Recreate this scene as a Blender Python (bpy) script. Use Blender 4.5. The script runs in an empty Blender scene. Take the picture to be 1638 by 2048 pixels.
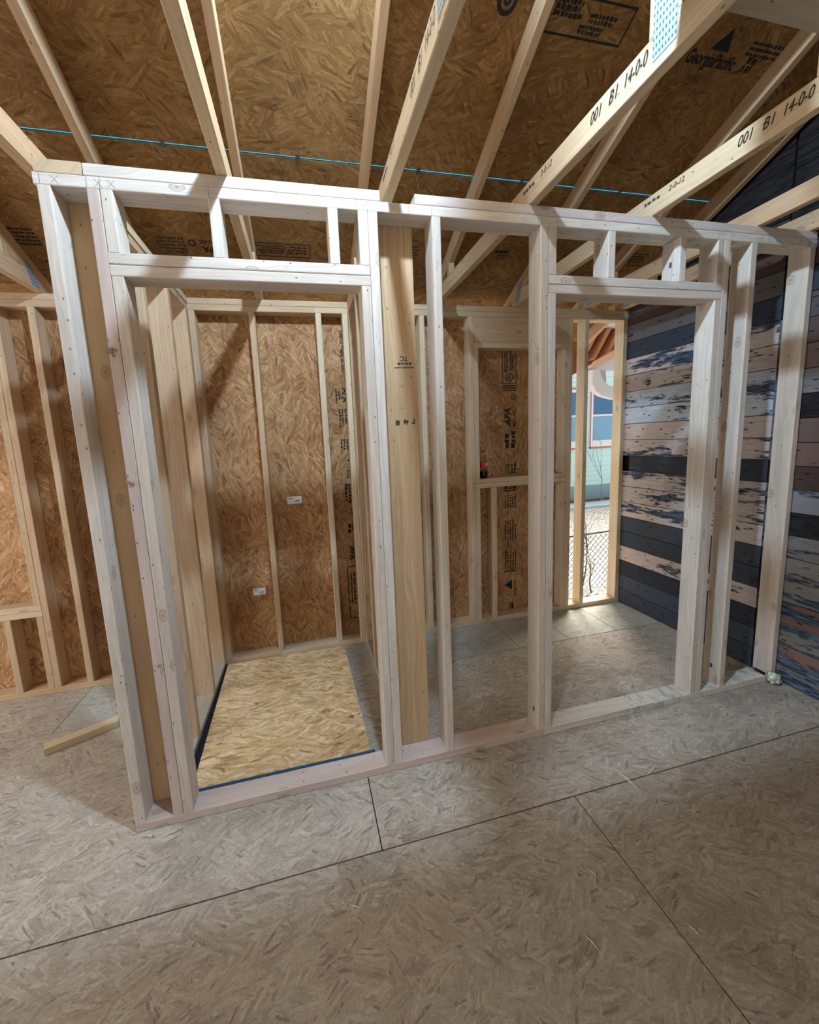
import bpy, bmesh, math, random
from mathutils import Vector, Matrix
S = 0.0254                      # everything below is laid out in inches
C = bpy.context.scene.collection
rnd = random.Random(7)

# ------------------------------------------------------------------ helpers
def V(*a): return Vector(a)

def finish(bm, name, mat, parent=None, origin=None, smooth=False):
    """link bm (inches, world axes) as one mesh object whose origin sits at `origin` (inches)"""
    if origin is None:
        lo = [min(v.co[i] for v in bm.verts) for i in range(3)]
        hi = [max(v.co[i] for v in bm.verts) for i in range(3)]
        origin = V((lo[0]+hi[0])/2, (lo[1]+hi[1])/2, lo[2])
    origin = Vector(origin)
    bmesh.ops.transform(bm, matrix=Matrix.Scale(S, 4) @ Matrix.Translation(-origin), verts=bm.verts)
    me = bpy.data.meshes.new(name); bm.to_mesh(me); bm.free()
    if smooth:
        for p in me.polygons: p.use_smooth = True
    o = bpy.data.objects.new(name, me); C.objects.link(o)
    mats = mat if isinstance(mat, (list, tuple)) else [mat]
    for m in mats: me.materials.append(m)
    o['_w'] = list(origin)
    loc = origin*S
    if parent is not None:
        o.parent = parent
        loc = loc - Vector(parent['_w'])*S
    o.location = loc
    return o

def root(name, loc, label=None, cat=None, group=None, kind=None):
    o = bpy.data.objects.new(name, None); C.objects.link(o)
    o.empty_display_size = 0.05
    o.location = Vector(loc)*S; o['_w'] = list(loc)
    return tag(o, label, cat, group, kind)

def tag(o, label=None, cat=None, group=None, kind=None):
    if label: o['label'] = label
    if cat: o['category'] = cat
    if group: o['group'] = group
    if kind: o['kind'] = kind
    return o

def uvmap(bm, faces, d, off=(0, 0)):
    uv = bm.loops.layers.uv.verify(); d = Vector(d).normalized()
    for f in faces:
        n = f.normal
        if abs(n.dot(d)) > .8:
            a = d.orthogonal().normalized(); b = d.cross(a)
            for l in f.loops: l[uv].uv = (l.vert.co.dot(a)*.3+off[0], l.vert.co.dot(b)+off[1])
        else:
            w = n.cross(d).normalized(); k = (abs(n.x)*3.1+abs(n.y)*5.7+abs(n.z)*1.3)
            for l in f.loops: l[uv].uv = (l.vert.co.dot(d)+off[0], l.vert.co.dot(w)+k+off[1])

def add_box(bm, lo, hi, d=(0, 0, 1), bevel=0.0, off=(0, 0)):
    old = set(bm.faces)
    r = bmesh.ops.create_cube(bm, size=1)
    vs = r['verts']
    for v in vs:
        v.co = V(*[lo[i] if v.co[i] < 0 else hi[i] for i in range(3)])
    fs = list({f for v in vs for f in v.link_faces})
    if bevel:
        dd = Vector(d).normalized()
        es = [e for e in {e for v in vs for e in v.link_edges}
              if abs((e.verts[1].co-e.verts[0].co).normalized().dot(dd)) > .99]
        g = bmesh.ops.bevel(bm, geom=es, offset=bevel, segments=2, affect='EDGES', profile=.5)
    fs = [f for f in bm.faces if f not in old]
    bm.normal_update()
    uvmap(bm, fs, d, off)
    return fs

def add_prism(bm, prof, x0, x1, d, bevel=0.0, off=(0, 0), axis=0):
    """prof: list of (a,b) in the plane across `axis`, extruded x0..x1"""
    def P(x, a, b):
        return V(x, a, b) if axis == 0 else (V(a, x, b) if axis == 1 else V(a, b, x))
    old = set(bm.faces)
    A = [bm.verts.new(P(x0, *p)) for p in prof]; B = [bm.verts.new(P(x1, *p)) for p in prof]
    fs = [bm.faces.new(A), bm.faces.new(B[::-1])]
    n = len(prof)
    for i in range(n): fs.append(bm.faces.new((A[i], B[i], B[(i+1) % n], A[(i+1) % n])))
    bmesh.ops.recalc_face_normals(bm, faces=fs)
    if bevel:
        dd = Vector(d).normalized()
        es = [e for e in {e for f in fs for e in f.edges} if abs((e.verts[1].co-e.verts[0].co).normalized().dot(dd)) > .99]
        g = bmesh.ops.bevel(bm, geom=es, offset=bevel, segments=2, affect='EDGES', profile=.5)
    fs = [f for f in bm.faces if f not in old]
    bm.normal_update()
    uvmap(bm, fs, d, off)
    return fs

def board(name, lo, hi, d, mat, parent=None, bevel=.13):
    bm = bmesh.new(); add_box(bm, lo, hi, d, bevel, (rnd.uniform(0, 900), rnd.uniform(0, 900)))
    return finish(bm, name, mat, parent)

def prism(name, prof, x0, x1, d, mat, parent=None, bevel=.12, axis=0):
    bm = bmesh.new(); add_prism(bm, prof, x0, x1, d, bevel, (rnd.uniform(0, 900), rnd.uniform(0, 900)), axis)
    return finish(bm, name, mat, parent)

def lathe(bm, prof, n=24, c=(0, 0, 0)):
    rings = []
    for r, z in prof:
        rings.append([bm.verts.new((c[0]+r*math.cos(2*math.pi*i/n), c[1]+r*math.sin(2*math.pi*i/n), c[2]+z)) for i in range(n)])
    for a, b in zip(rings, rings[1:]):
        for i in range(n): bm.faces.new((a[i], a[(i+1) % n], b[(i+1) % n], b[i]))
    bm.faces.new(rings[0][::-1]); bm.faces.new(rings[-1])
    bm.normal_update(); bm.loops.layers.uv.verify()

def tube(bm, pts, r, n=8):
    pts = [Vector(p) for p in pts]; rings = []
    for i, p in enumerate(pts):
        t = (pts[min(i+1, len(pts)-1)]-pts[max(i-1, 0)]).normalized()
        a = t.orthogonal().normalized(); b = t.cross(a)
        rr = r[i] if isinstance(r, (list, tuple)) else r
        rings.append([bm.verts.new(p+a*rr*math.cos(2*math.pi*k/n)+b*rr*math.sin(2*math.pi*k/n)) for k in range(n)])
    for a, b in zip(rings, rings[1:]):
        best = min(range(n), key=lambda s: sum((a[k].co-b[(k+s) % n].co).length for k in range(n)))
        for k in range(n): bm.faces.new((a[k], a[(k+1) % n], b[(k+1+best) % n], b[(k+best) % n]))
    bm.faces.new(rings[0][::-1]); bm.faces.new(rings[-1]); bm.normal_update()

# ------------------------------------------------------------------ node materials
class NT:
    def __init__(self, name, rough=.75):
        self.m = bpy.data.materials.new(name); self.m.use_nodes = True
        self.t = self.m.node_tree; self.b = self.t.nodes['Principled BSDF']
        self.b.inputs['Roughness'].default_value = rough
        self.b.inputs['Specular IOR Level'].default_value = .25
    def n(self, ty, **kw):
        x = self.t.nodes.new(ty)
        for k, v in kw.items(): setattr(x, k, v)
        return x
    def put(self, s, v):
        if hasattr(v, 'is_output'): self.t.links.new(v, s)
        else: s.default_value = v
    def math(self, op, a, b=0., c=0., clamp=False):
        x = self.n('ShaderNodeMath', operation=op); x.use_clamp = clamp
        self.put(x.inputs[0], a); self.put(x.inputs[1], b); self.put(x.inputs[2], c); return x.outputs[0]
    def vmath(self, op, a, b=(0, 0, 0)):
        x = self.n('ShaderNodeVectorMath', operation=op); self.put(x.inputs[0], a)
        if op == 'SCALE': self.put(x.inputs[3], b)
        else: self.put(x.inputs[1], b)
        return x.outputs[0]
    def map(self, v, scale=(1, 1, 1), rot=0., loc=(0, 0, 0)):
        x = self.n('ShaderNodeMapping'); self.put(x.inputs[0], v)
        x.inputs[1].default_value = loc; x.inputs[2].default_value = (0, 0, rot); x.inputs[3].default_value = scale
        return x.outputs[0]
    def noise(self, v, scale=1., det=3., rough=.55, dist=0., out=0):
        x = self.n('ShaderNodeTexNoise', noise_dimensions='2D'); self.put(x.inputs['Vector'], v)
        x.inputs['Scale'].default_value = scale; x.inputs['Detail'].default_value = det
        x.inputs['Roughness'].default_value = rough; x.inputs['Distortion'].default_value = dist
        return x.outputs[out]
    def voro(self, v, scale=1., feat='F1', rand=1.):
        x = self.n('ShaderNodeTexVoronoi', feature=feat, voronoi_dimensions='2D'); self.put(x.inputs['Vector'], v)
        x.inputs['Scale'].default_value = scale; x.inputs['Randomness'].default_value = rand; return x
    def ramp(self, f, stops, interp='LINEAR'):
        x = self.n('ShaderNodeValToRGB'); self.put(x.inputs[0], f); r = x.color_ramp; r.interpolation = interp
        while len(r.elements) < len(stops): r.elements.new(.5)
        for e, (p, c) in zip(r.elements, stops):
            e.position = p; e.color = (c, c, c, 1) if isinstance(c, (int, float)) else (*c, 1)
        return x.outputs[0]
    def mix(self, f, a, b, mode='MIX'):
        x = self.n('ShaderNodeMix', data_type='RGBA', blend_type=mode)
        self.put(x.inputs[0], f)
        for s, v in ((x.inputs[6], a), (x.inputs[7], b)):
            self.put(s, (*v, 1) if isinstance(v, tuple) and len(v) == 3 else v)
        return x.outputs[2]
    def sep(self, v):
        x = self.n('ShaderNodeSeparateXYZ'); self.put(x.inputs[0], v); return x.outputs
    def comb(self, a, b, c=0.):
        x = self.n('ShaderNodeCombineXYZ'); self.put(x.inputs[0], a); self.put(x.inputs[1], b); self.put(x.inputs[2], c); return x.outputs[0]
    def uv(self): return self.n('ShaderNodeTexCoord').outputs['UV']
    def attr(self, nm):
        return self.n('ShaderNodeAttribute', attribute_name=nm)
    def bump(self, h, st=.3, dist=.002):
        x = self.n('ShaderNodeBump'); self.put(x.inputs['Height'], h); x.inputs['Strength'].default_value = st
        x.inputs['Distance'].default_value = dist; self.t.links.new(x.outputs[0], self.b.inputs['Normal'])
    def col(self, c): self.put(self.b.inputs['Base Color'], (*c, 1) if isinstance(c, tuple) else c); return self.m

def plain(name, c, rough=.7, metal=0.):
    t = NT(name, rough); t.b.inputs['Metallic'].default_value = metal; return t.col(c)

def lumber(name, light, dark, grain=.45, pink=0., stain=0., dirt=.25):
    t = NT(name, .72)
    uv = t.uv(); rn = t.n('ShaderNodeObjectInfo').outputs['Random']
    p = t.vmath('ADD', uv, t.comb(t.math('MULTIPLY', rn, 517.), t.math('MULTIPLY', rn, 133.)))
    # knots push the grain apart
    kv = t.voro(t.map(p, (.11, .2, 1)), 1.)
    kd = kv.outputs['Distance']
    kr = t.sep(kv.outputs['Color'])[0]
    iskn = t.math('GREATER_THAN', kr, .7)
    knot = t.math('MULTIPLY', t.math('SUBTRACT', 1., t.math('MULTIPLY', kd, 1/.13), clamp=True), iskn)
    warp = t.math('MULTIPLY', t.math('SUBTRACT', 1., t.math('MULTIPLY', kd, 1/.42), clamp=True), iskn)
    s = t.sep(p)
    wav = t.noise(t.map(p, (.022, .16, 1)), 1., 2., .5)
    vv = t.math('ADD', t.math('ADD', s[1], t.math('MULTIPLY', wav, 5.)), t.math('MULTIPLY', warp, 1.1))
    g = t.noise(t.comb(t.math('MULTIPLY', s[0], .035), t.math('MULTIPLY', vv, 2.1)), 1., 4., .62)
    fine = t.noise(t.comb(t.math('MULTIPLY', s[0], .22), t.math('MULTIPLY', vv, 9.)), 1., 2., .6)
    gg = t.math('ADD', t.math('MULTIPLY', g, .72), t.math('MULTIPLY', fine, .28))
    f = t.ramp(gg, [(.36, 0.), (.66, 1.)])
    c = t.mix(t.math('MULTIPLY', f, grain), light, dark)
    # board to board tint
    rr = t.n('ShaderNodeTexWhiteNoise', noise_dimensions='1D'); t.put(rr.inputs['W'], t.math('MULTIPLY', rn, 91.))
    c = t.mix(t.math('MULTIPLY', rr.outputs['Value'], .35), c, tuple(x*y for x, y in zip(dark, (1.25, 1.1, .98))))
    if pink: c = t.mix(pink, c, (.42, .25, .2))
    big = t.noise(t.map(p, (.05, .3, 1)), 1., 3., .6)
    c = t.mix(t.math('MULTIPLY', t.ramp(big, [(.42, 0.), (.75, 1.)]), dirt), c, (.25, .2, .15))
    c = t.mix(t.math('MULTIPLY', t.ramp(knot, [(0., 0.), (.22, .75), (.42, .35), (.7, .45), (.9, 1.)]), .7), c, (.24, .13, .065))
    # nail heads and scuffs
    nv = t.voro(t.map(p, (.3, .55, 1)), 1.)
    nail = t.math('MULTIPLY', t.math('LESS_THAN', nv.outputs['Distance'], .055), t.math('GREATER_THAN', t.sep(nv.outputs['Color'])[1], .8))
    c = t.mix(t.math('MULTIPLY', nail, .75), c, (.05, .045, .045))
    sm = t.noise(t.map(p, (.35, .9, 1)), 1., 5., .7)
    c = t.mix(t.math('MULTIPLY', t.ramp(sm, [(.64, 0.), (.76, 1.)]), .4), c, (.16, .12, .09))
    if stain:
        st = t.noise(t.map(p, (.55, .25, 1)), 1., 4., .7)
        lo = t.noise(t.map(p, (.02, .05, 1)), 1., 1., .5)
        mk = t.math('MULTIPLY', t.ramp(st, [(.52, 0.), (.64, 1.)]), t.ramp(lo, [(.45, 0.), (.58, 1.)]))
        c = t.mix(t.math('MULTIPLY', mk, stain), c, (.12, .26, .27))
    return t.col(c)

def osb(name, cols, sc=1., dark=.25, dust=0., dustcol=(.4, .38, .34), attr=None, contrast=1., spread=1.1, chips=.6):
    """oriented strand board: patches of chips, every patch turned its own way"""
    t = NT(name, .8)
    uv = t.uv()
    w = t.noise(t.map(uv, (.8*sc, .8*sc, 1)), 1., 3., .7, out=1)
    p = t.vmath('ADD', uv, t.vmath('SCALE', t.vmath('SUBTRACT', w, (.5, .5, .5)), .55/sc))
    vals = []; edges = []; rots = []; picks = []
    for o, cs in ((0., .36), (41., .27)):
        c0 = t.voro(t.map(p, (cs*sc*.75, cs*sc*1.5, 1), 0, (o, o*.6, 0)), 1.)
        h = t.sep(c0.outputs['Color'])
        r = t.n('ShaderNodeVectorRotate', rotation_type='Z_AXIS'); t.put(r.inputs['Vector'], p)
        t.put(r.inputs['Angle'], t.math('MULTIPLY', t.math('SUBTRACT', h[0], .5), 2*spread))
        q = t.vmath('ADD', r.outputs[0], t.comb(t.math('MULTIPLY', h[1], 60.), t.math('MULTIPLY', h[2], 40.)))
        v = t.voro(t.map(q, (.33*sc, 2.3*sc, 1)), 1.)
        f = t.noise(t.map(q, (.5*sc, 4.5*sc, 1)), 1., 3., .65)
        k = t.sep(v.outputs['Color'])
        vals.append(t.math('ADD', t.math('MULTIPLY', t.math('SUBTRACT', k[0], .5), .42), t.math('MULTIPLY', t.math('SUBTRACT', f, .5), .85)))
        edges.append(v.outputs['Distance']); rots.append(f); picks.append(k[1])
    m = t.math('GREATER_THAN', picks[1], .45)
    def fmix(a, b):
        x = t.n('ShaderNodeMix', data_type='FLOAT'); t.put(x.inputs[0], m); t.put(x.inputs[2], a); t.put(x.inputs[3], b); return x.outputs[0]
    val = fmix(vals[0], vals[1]); d = fmix(*edges); pk = fmix(*picks)
    cloud = t.noise(t.map(uv, (.07, .07, 1)), 1., 3., .6)
    vv = t.math('ADD', t.math('ADD', .5, t.math('MULTIPLY', val, contrast)), t.math('MULTIPLY', t.math('SUBTRACT', cloud, .5), .5))
    c = t.ramp(vv, [(.12, cols[0]), (.4, cols[1]), (.6, cols[2]), (.9, cols[3])])
    c = t.mix(t.math('MULTIPLY', t.ramp(d, [(.45, 0.), (.8, 1.)]), dark), c, cols[0])
    ch = t.math('MULTIPLY', t.math('GREATER_THAN', pk, .955), t.math('LESS_THAN', d, .42))
    c = t.mix(t.math('MULTIPLY', ch, chips), c, tuple(x*y for x, y in zip(cols[1], (.38, .3, .3))))
    ch = t.math('MULTIPLY', t.math('LESS_THAN', pk, .05), t.math('LESS_THAN', d, .42))
    c = t.mix(t.math('MULTIPLY', ch, chips*.7), c, cols[3])
    if chips > .5:      # a few big bark-brown flakes
        v = t.voro(t.map(p, (.10, .34, 1), .35), 1.); k = t.sep(v.outputs['Color'])
        big = t.math('MULTIPLY', t.math('GREATER_THAN', k[0], .86), t.math('LESS_THAN', t.math('ADD', v.outputs['Distance'], t.math('MULTIPLY', rots[0], .22)), .29))
        c = t.mix(t.math('MULTIPLY', big, .5), c, tuple(x*y for x, y in zip(cols[1], (.5, .36, .36))))
    if dust:
        b = t.noise(t.map(uv, (.045, .06, 1), .5, (3, 9, 0)), 1., 4., .65)
        c = t.mix(t.math('MULTIPLY', t.ramp(b, [(.3, .3), (.7, 1.)]), dust), c, dustcol)
        c = t.mix(t.math('MULTIPLY', t.ramp(b, [(.3, 1.), (.46, 0.)]), .4), c, (.15, .12, .09))
        c = t.mix(t.math('MULTIPLY', t.ramp(cloud, [(.55, 0.), (.72, 1.)]), .3), c, (.21, .18, .15))
    if dust:        # grit and sawdust
        gt = t.noise(t.map(uv, (2.3, 3.1, 1)), 1., 2., .7)
        c = t.mix(t.math('MULTIPLY', t.ramp(gt, [(.60, 0.), (.72, 1.)]), .35), c, (.13, .10, .08))
        c = t.mix(t.math('MULTIPLY', t.ramp(gt, [(.28, 1.), (.38, 0.)]), .3), c, (.66, .60, .52))
    if attr:
        a = t.attr(attr); c = t.mix(a.outputs['Alpha'], c, t.mix(.5, a.outputs['Color'], c, 'MIX'))
    t.bump(rots[0], .3, .001)
    return t.col(c)

WOODP = lumber('pale_spruce', (.68, .55, .38), (.43, .30, .17), .6)
WOODF = lumber('front_spruce', (.71, .64, .555), (.46, .375, .29), .62)
PINK = lumber('reddish_fir', (.64, .56, .50), (.44, .33, .28), .55, pink=.08)
PLY = lumber('tan_plywood', (.55, .385, .215), (.43, .28, .14), .35, dirt=.25)
HONEY = lumber('honey_pine', (.60, .43, .25), (.38, .22, .10), .75, dirt=.1)
TRUSS = lumber('truss_pine', (.57, .385, .22), (.36, .21, .105), .6)
TRUSSP = lumber('truss_pine_pale', (.60, .45, .28), (.40, .27, .145), .6)
SIDE = lumber('side_spruce', (.58, .415, .26), (.36, .225, .12), .65)
STAINED = lumber('stained_plate', (.70, .65, .56), (.46, .38, .28), .55, stain=.6)
END = plain('cut_end', (.5, .38, .22), .85)
GREYB = lumber('grey_board', (.42, .35, .27), (.28, .22, .16), .5, dirt=.5)
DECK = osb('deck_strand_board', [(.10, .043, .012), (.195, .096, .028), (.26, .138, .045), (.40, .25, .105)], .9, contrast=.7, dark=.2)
SHEATH = osb('sheathing_strand_board', [(.15, .07, .028), (.32, .16, .065), (.44, .24, .105), (.64, .43, .24)], .85, contrast=.8, dark=.2)
FLOOR = osb('subfloor_strand_board', [(.17, .125, .085), (.36, .29, .22), (.44, .37, .29), (.62, .55, .46)], 1.05, dust=.36, dustcol=(.40, .345, .275), attr='Tint', contrast=.95, dark=.15, spread=1.0, chips=.85)
SHEET = osb('fresh_strand_board', [(.24, .12, .045), (.50, .32, .145), (.63, .44, .23), (.84, .68, .44)], .8, contrast=.85, dark=.15, spread=.7, chips=.7)
BLACK = plain('black_foam', (.012, .013, .016), .9)
BLUEF = plain('blue_foam', (.02, .07, .13), .8)
INK = plain('black_ink', (.02, .02, .018), .9)
INKD = plain('faded_ink', (.05, .045, .035), .9)

def galv():
    t = NT('galvanised_steel', .45); t.b.inputs['Metallic'].default_value = .55
    s = t.sep(t.uv())
    a = t.math('LESS_THAN', t.math('FRACT', t.math('MULTIPLY', s[0], 1.35)), .42)
    b = t.math('LESS_THAN', t.math('FRACT', t.math('MULTIPLY', s[1], 2.9)), .45)
    return t.col(t.mix(t.math('MULTIPLY', t.math('MULTIPLY', a, b), .85), (.42, .50, .58), (.05, .06, .08)))
GALV = galv()

def planks_mat():
    t = NT('weathered_siding_paint', .8); t.b.inputs['Specular IOR Level'].default_value = .12
    uv = t.uv(); a = t.attr('Tint')
    nb = t.noise(t.map(uv, (.05, .26, 1)), 1., 6., .64)
    nf = t.noise(t.map(uv, (.25, 1.6, 1)), 1., 5., .7)
    n = t.math('ADD', t.math('MULTIPLY', nb, .72), t.math('MULTIPLY', nf, .28))
    thr = t.math('ADD', .27, t.math('MULTIPLY', a.outputs['Alpha'], .32))     # more alpha = more flaked away
    gone = t.math('MULTIPLY', t.math('SUBTRACT', thr, n), 40., clamp=True)
    und = t.ramp(nf, [(.3, (.012, .016, .026)), (.5, (.065, .085, .12)), (.7, (.18, .225, .30))])
    wood = t.ramp(nb, [(.42, 0.), (.6, .55)])
    und = t.mix(t.math('MULTIPLY', wood, a.outputs['Alpha']), und, (.03, .016, .01))
    top = t.mix(t.math('MULTIPLY', t.ramp(nf, [(.38, 0.), (.66, 1.)]), .5), a.outputs['Color'], t.mix(.5, a.outputs['Color'], (.12, .09, .08)))
    c = t.mix(gone, top, und)
    gr = t.noise(t.map(uv, (.05, 3., 1)), 1., 4., .6)
    c = t.mix(.22, c, t.ramp(gr, [(.3, .02), (.7, .5)]), 'MULTIPLY')
    sp = t.voro(t.map(uv, (.14, .45, 1)), 1.)
    c = t.mix(t.math('MULTIPLY', t.math('LESS_THAN', sp.outputs['Distance'], .07), .85), c, (.01, .01, .012))
    t.bump(gr, .4, .001)
    return t.col(c)
PLANKS = planks_mat()

# ------------------------------------------------------------------ ink stamps
class Stamp:
    """collects text and ink bars in a flat frame, then lays them on a surface"""
    def __init__(self): self.bm = bmesh.new(); self.bm.loops.layers.uv.verify()
    def quad(self, x0, y0, x1, y1, sk=0.):
        vs = [self.bm.verts.new((x, y, 0)) for x, y in ((x0, y0), (x1, y0), (x1+sk, y1), (x0+sk, y1))]
        self.bm.faces.new(vs)
    def poly(self, pts): self.bm.faces.new([self.bm.verts.new((x, y, 0)) for x, y in pts])
    def ring(self, cx, cy, r0, r1, n=24):
        A = [[self.bm.verts.new((cx+r*math.cos(2*math.pi*i/n), cy+r*math.sin(2*math.pi*i/n), 0)) for i in range(n)] for r in (r0, r1)]
        for i in range(n): self.bm.faces.new((A[0][i], A[1][i], A[1][(i+1) % n], A[0][(i+1) % n]))
    def frame(self, x0, y0, x1, y1, w):
        for q in ((x0, y0, x1, y0+w), (x0, y1-w, x1, y1), (x0, y0+w, x0+w, y1-w), (x1-w, y0+w, x1, y1-w)): self.quad(*q)
    def rows(self, x0, y0, x1, y1, n, seed=0, fill=.62):
        r = random.Random(seed); h = (y1-y0)/n
        for k in range(n):
            x = x0; y = y0+k*h; end = x1-(x1-x0)*r.uniform(0, .25)
            while x < end:
                w = h*r.uniform(.3, 1.1)
                self.quad(x, y+h*.12*r.random(), min(x+w, end), y+h*fill*r.uniform(.75, 1.1)); x += w+h*r.uniform(.08, .35)
    def text(self, s, x, y, size, sx=1., bold=0., shear=0.):
        cu = bpy.data.curves.new('t', 'FONT'); cu.body = s; cu.size = size; cu.offset = bold; cu.shear = shear; cu.resolution_u = 3
        o = bpy.data.objects.new('t', cu); C.objects.link(o)
        bpy.context.view_layer.update()
        me = bpy.data.meshes.new_from_object(o.evaluated_get(bpy.context.evaluated_depsgraph_get()))
        me.transform(Matrix.Translation((x, y, 0)) @ Matrix.Diagonal((sx, 1, 1, 1)))
        self.bm.from_mesh(me); bpy.data.objects.remove(o); bpy.data.curves.remove(cu); bpy.data.meshes.remove(me)
    def place(self, name, o, right, up, parent, mat=None, lift=.03, label=None):
        r = Vector(right).normalized(); u = Vector(up).normalized(); n = r.cross(u)
        for v in self.bm.verts: v.co = Vector(o)+r*v.co.x+u*v.co.y+n*lift
        ob = finish(self.bm, name, mat or INK, parent)
        if label: ob['label'] = label
        return ob

def logo(st, x, y, s):          # triangular maker's mark with a ring knocked out
    st.poly([(x, y), (x+s, y), (x+s*.5, y+s*.72)])
    st.ring(x+s*.5, y+s*.27, s*.12, s*.155)

# ------------------------------------------------------------------ the floor
R = 134.5; D = 43.9; Y1 = D+3.5; RIDGE = -36.6
def deckz(y): return 124-.5*y

def floor():
    bm = bmesh.new(); tint = bm.loops.layers.float_color.new('Tint'); g = .09
    P = []          # x0,y0,x1,y1,tint
    T0 = (.3, .25, .2, 0.); TG = (.40, .47, .42, .55); TB = (.25, .22, .17, .35); TR = (.42, .30, .22, .3)
    P += [(-122.6, -12.1, -58.6, 28.3, T0), (-58.6, -12.1, 37.4, 28.3, (.42, .37, .30, .25)), (37.4, -12.1, R+1, 28.3, (.33, .28, .22, .2))]
    P += [(-122.6, -60.1, -26, -12.1, TB), (-26, -60.1, 70.0, -12.1, TB), (70, -60.1, R+1, -12.1, TB)]
    P += [(-122.6, -108.1, -74, -60.1, TB), (-74, -108.1, 22, -60.1, TB), (22, -108.1, R+1, -60.1, TB)]
    xs = [-122.6, -74.8, -27.8, 20.2, 50, 86.1, 93.8, 102.1, 118.5, R+1]
    for a, b in zip(xs, xs[1:]): P.append((a, 28.3, b, Y1+.4, TG if a > -30 else (.45, .40, .33, .2)))
    for x0, y0, x1, y1, t in P:
        fs = add_box(bm, (x0+g, y0+g, -.72), (x1-g, y1-g, 0), (1, 0, 0), .05, (x0*1.7+y0, y1*3.1))
        for f in fs:
            for l in f.loops: l[tint] = t
    fs = add_box(bm, (-123, -108.5, -3), (R+1.5, Y1+.4, -.73), (1, 0, 0))
    for f in fs:
        f.material_index = 1
        for l in f.loops: l[tint] = (0, 0, 0, 0)
    o = finish(bm, 'floor', [FLOOR, plain('floor_gap', (.03, .028, .025), .9)], origin=(0, 0, 0))
    tag(o, kind='structure')
floor()

# ------------------------------------------------------------------ framed front partition
T = 94.125
fp = root('partition_frame', (0, 0, 0), 'long open stud partition of pale lumber with two doorway openings, standing across the room', 'wall frame')
K1, K2, S3, K4, K5, S6, S7 = 5.5, 42.44, 52.55, 71.77, 110.74, 117.36, 132.6
H1 = 83.5
def stud(x, z0=1.5, z1=T, y0=0, m=WOODF, par=fp, nm='stud', lab=None, w=1.5, dp=3.5):
    o = board(nm, (x, y0, z0), (x+w-.02, y0+dp, z1), (0, 0, 1), m, par)
    if lab: o['label'] = lab
    return o
board('bottom_plate', (0, 0, 0), (73.2, 3.5, 1.5), (1, 0, 0), PINK, fp)
board('bottom_plate', (73.22, 0, 0), (131.2, 3.5, 1.5), (1, 0, 0), STAINED, fp)['label'] = 'bottom plate with grey-green stains'
board('top_plate', (-.3, 0, T), (79.5, 3.5, T+1.48), (1, 0, 0), WOODF, fp)
board('top_plate', (79.52, 0, T), (R-.3, 3.5, T+1.48), (1, 0, 0), STAINED, fp)['label'] = 'top plate with grey-green stains'
board('top_plate', (5.42, 0, T+1.5), (44.4, 3.5, T+3), (1, 0, 0), WOODF, fp)
board('top_plate', (49.95, 0, T+1.5), (R-.4, 3.5, T+3), (1, 0, 0), PINK, fp)
stud(0); stud(K1, m=PINK, lab='reddish stud with torn knots'); stud(K2); stud(S3); stud(K4); stud(K5); stud(S6); stud(S7)
for a, b in ((K1+1.5, K2), (K4+1.5, K5)):
    board('header', (a+.03, 0, H1), (b-.03, 3.5, H1+1.48), (1, 0, 0), WOODF, fp)
    board('header', (a-.0, 0, H1+1.54), (b-.06, 3.5, H1+3.02), (1, 0, 0), WOODF, fp)
    stud(a+.03, z1=H1, nm='trimmer_stud'); stud(b-1.5, z1=H1, nm='trimmer_stud')
    stud(a+.03, z0=H1+3.02, nm='cripple_stud'); stud(b-1.5, z0=H1+3.02, nm='cripple_stud')
for x in (20.15, 36.45, 85.05, 100.5): stud(x, z0=H1+3.02, nm='cripple_stud')
# torn knots on the reddish stud
bmk = bmesh.new()
for z, s in ((73.6, 1.3), (55.5, 1.0), (27.5, .5)):
    for i in range(7):
        a = rnd.uniform(0, 6.28); l = s*rnd.uniform(.5, 1.1)
        x = K1+1.0-rnd.uniform(0, .6); p = V(x, -.02, z+rnd.uniform(-.4, .4)*s)
        tube(bmk, [p, p+V(-l*.8*abs(math.cos(a)), -.10-.1*rnd.random(), l*.35*math.sin(a))], [.13*s, .02], 5)
bmk.loops.layers.uv.verify()
finish(bmk, 'splintered_knot', lumber('torn_wood', (.42, .28, .22), (.2, .11, .08), .8), fp)['label'] = 'torn wood fibres around knots'
# carpenter's pencil marks on the top plate
st = Stamp()
for x in (.4, 5.6, 7.1, 20.3, 42.5, 44.5, 48.8, 52.6, 71.9, 74.9, 109.3, 112.4): st.quad(x, .05, x+.05, 1.4)
for x in (1.6, 6.5, 8, 38.6, 40.2, 41.6, 46):
    st.quad(x, .2, x+.05, 1.2, .9); st.quad(x+.9, .2, x+.95, 1.2, -.9)
st.place('pencil_marks', (0, 0, T), (1, 0, 0), (0, 0, 1), fp, plain('pencil', (.16, .15, .15), .8), .015)
# small tags stapled near the feet of studs
for x, y, z, nx in ((K4, 1.1, 4.6, 0), (S6, 1.6, 5.2, 0), (100.5, 1.5, 89.5, 0)):
    st = Stamp(); st.quad(0, 0, .5, 1.0)
    st.place('paper_tag', (x, y+.5, z), (0, -1, 0), (0, 0, 1), fp, plain('tag_grey', (.07, .08, .12), .6), .02)

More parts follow.
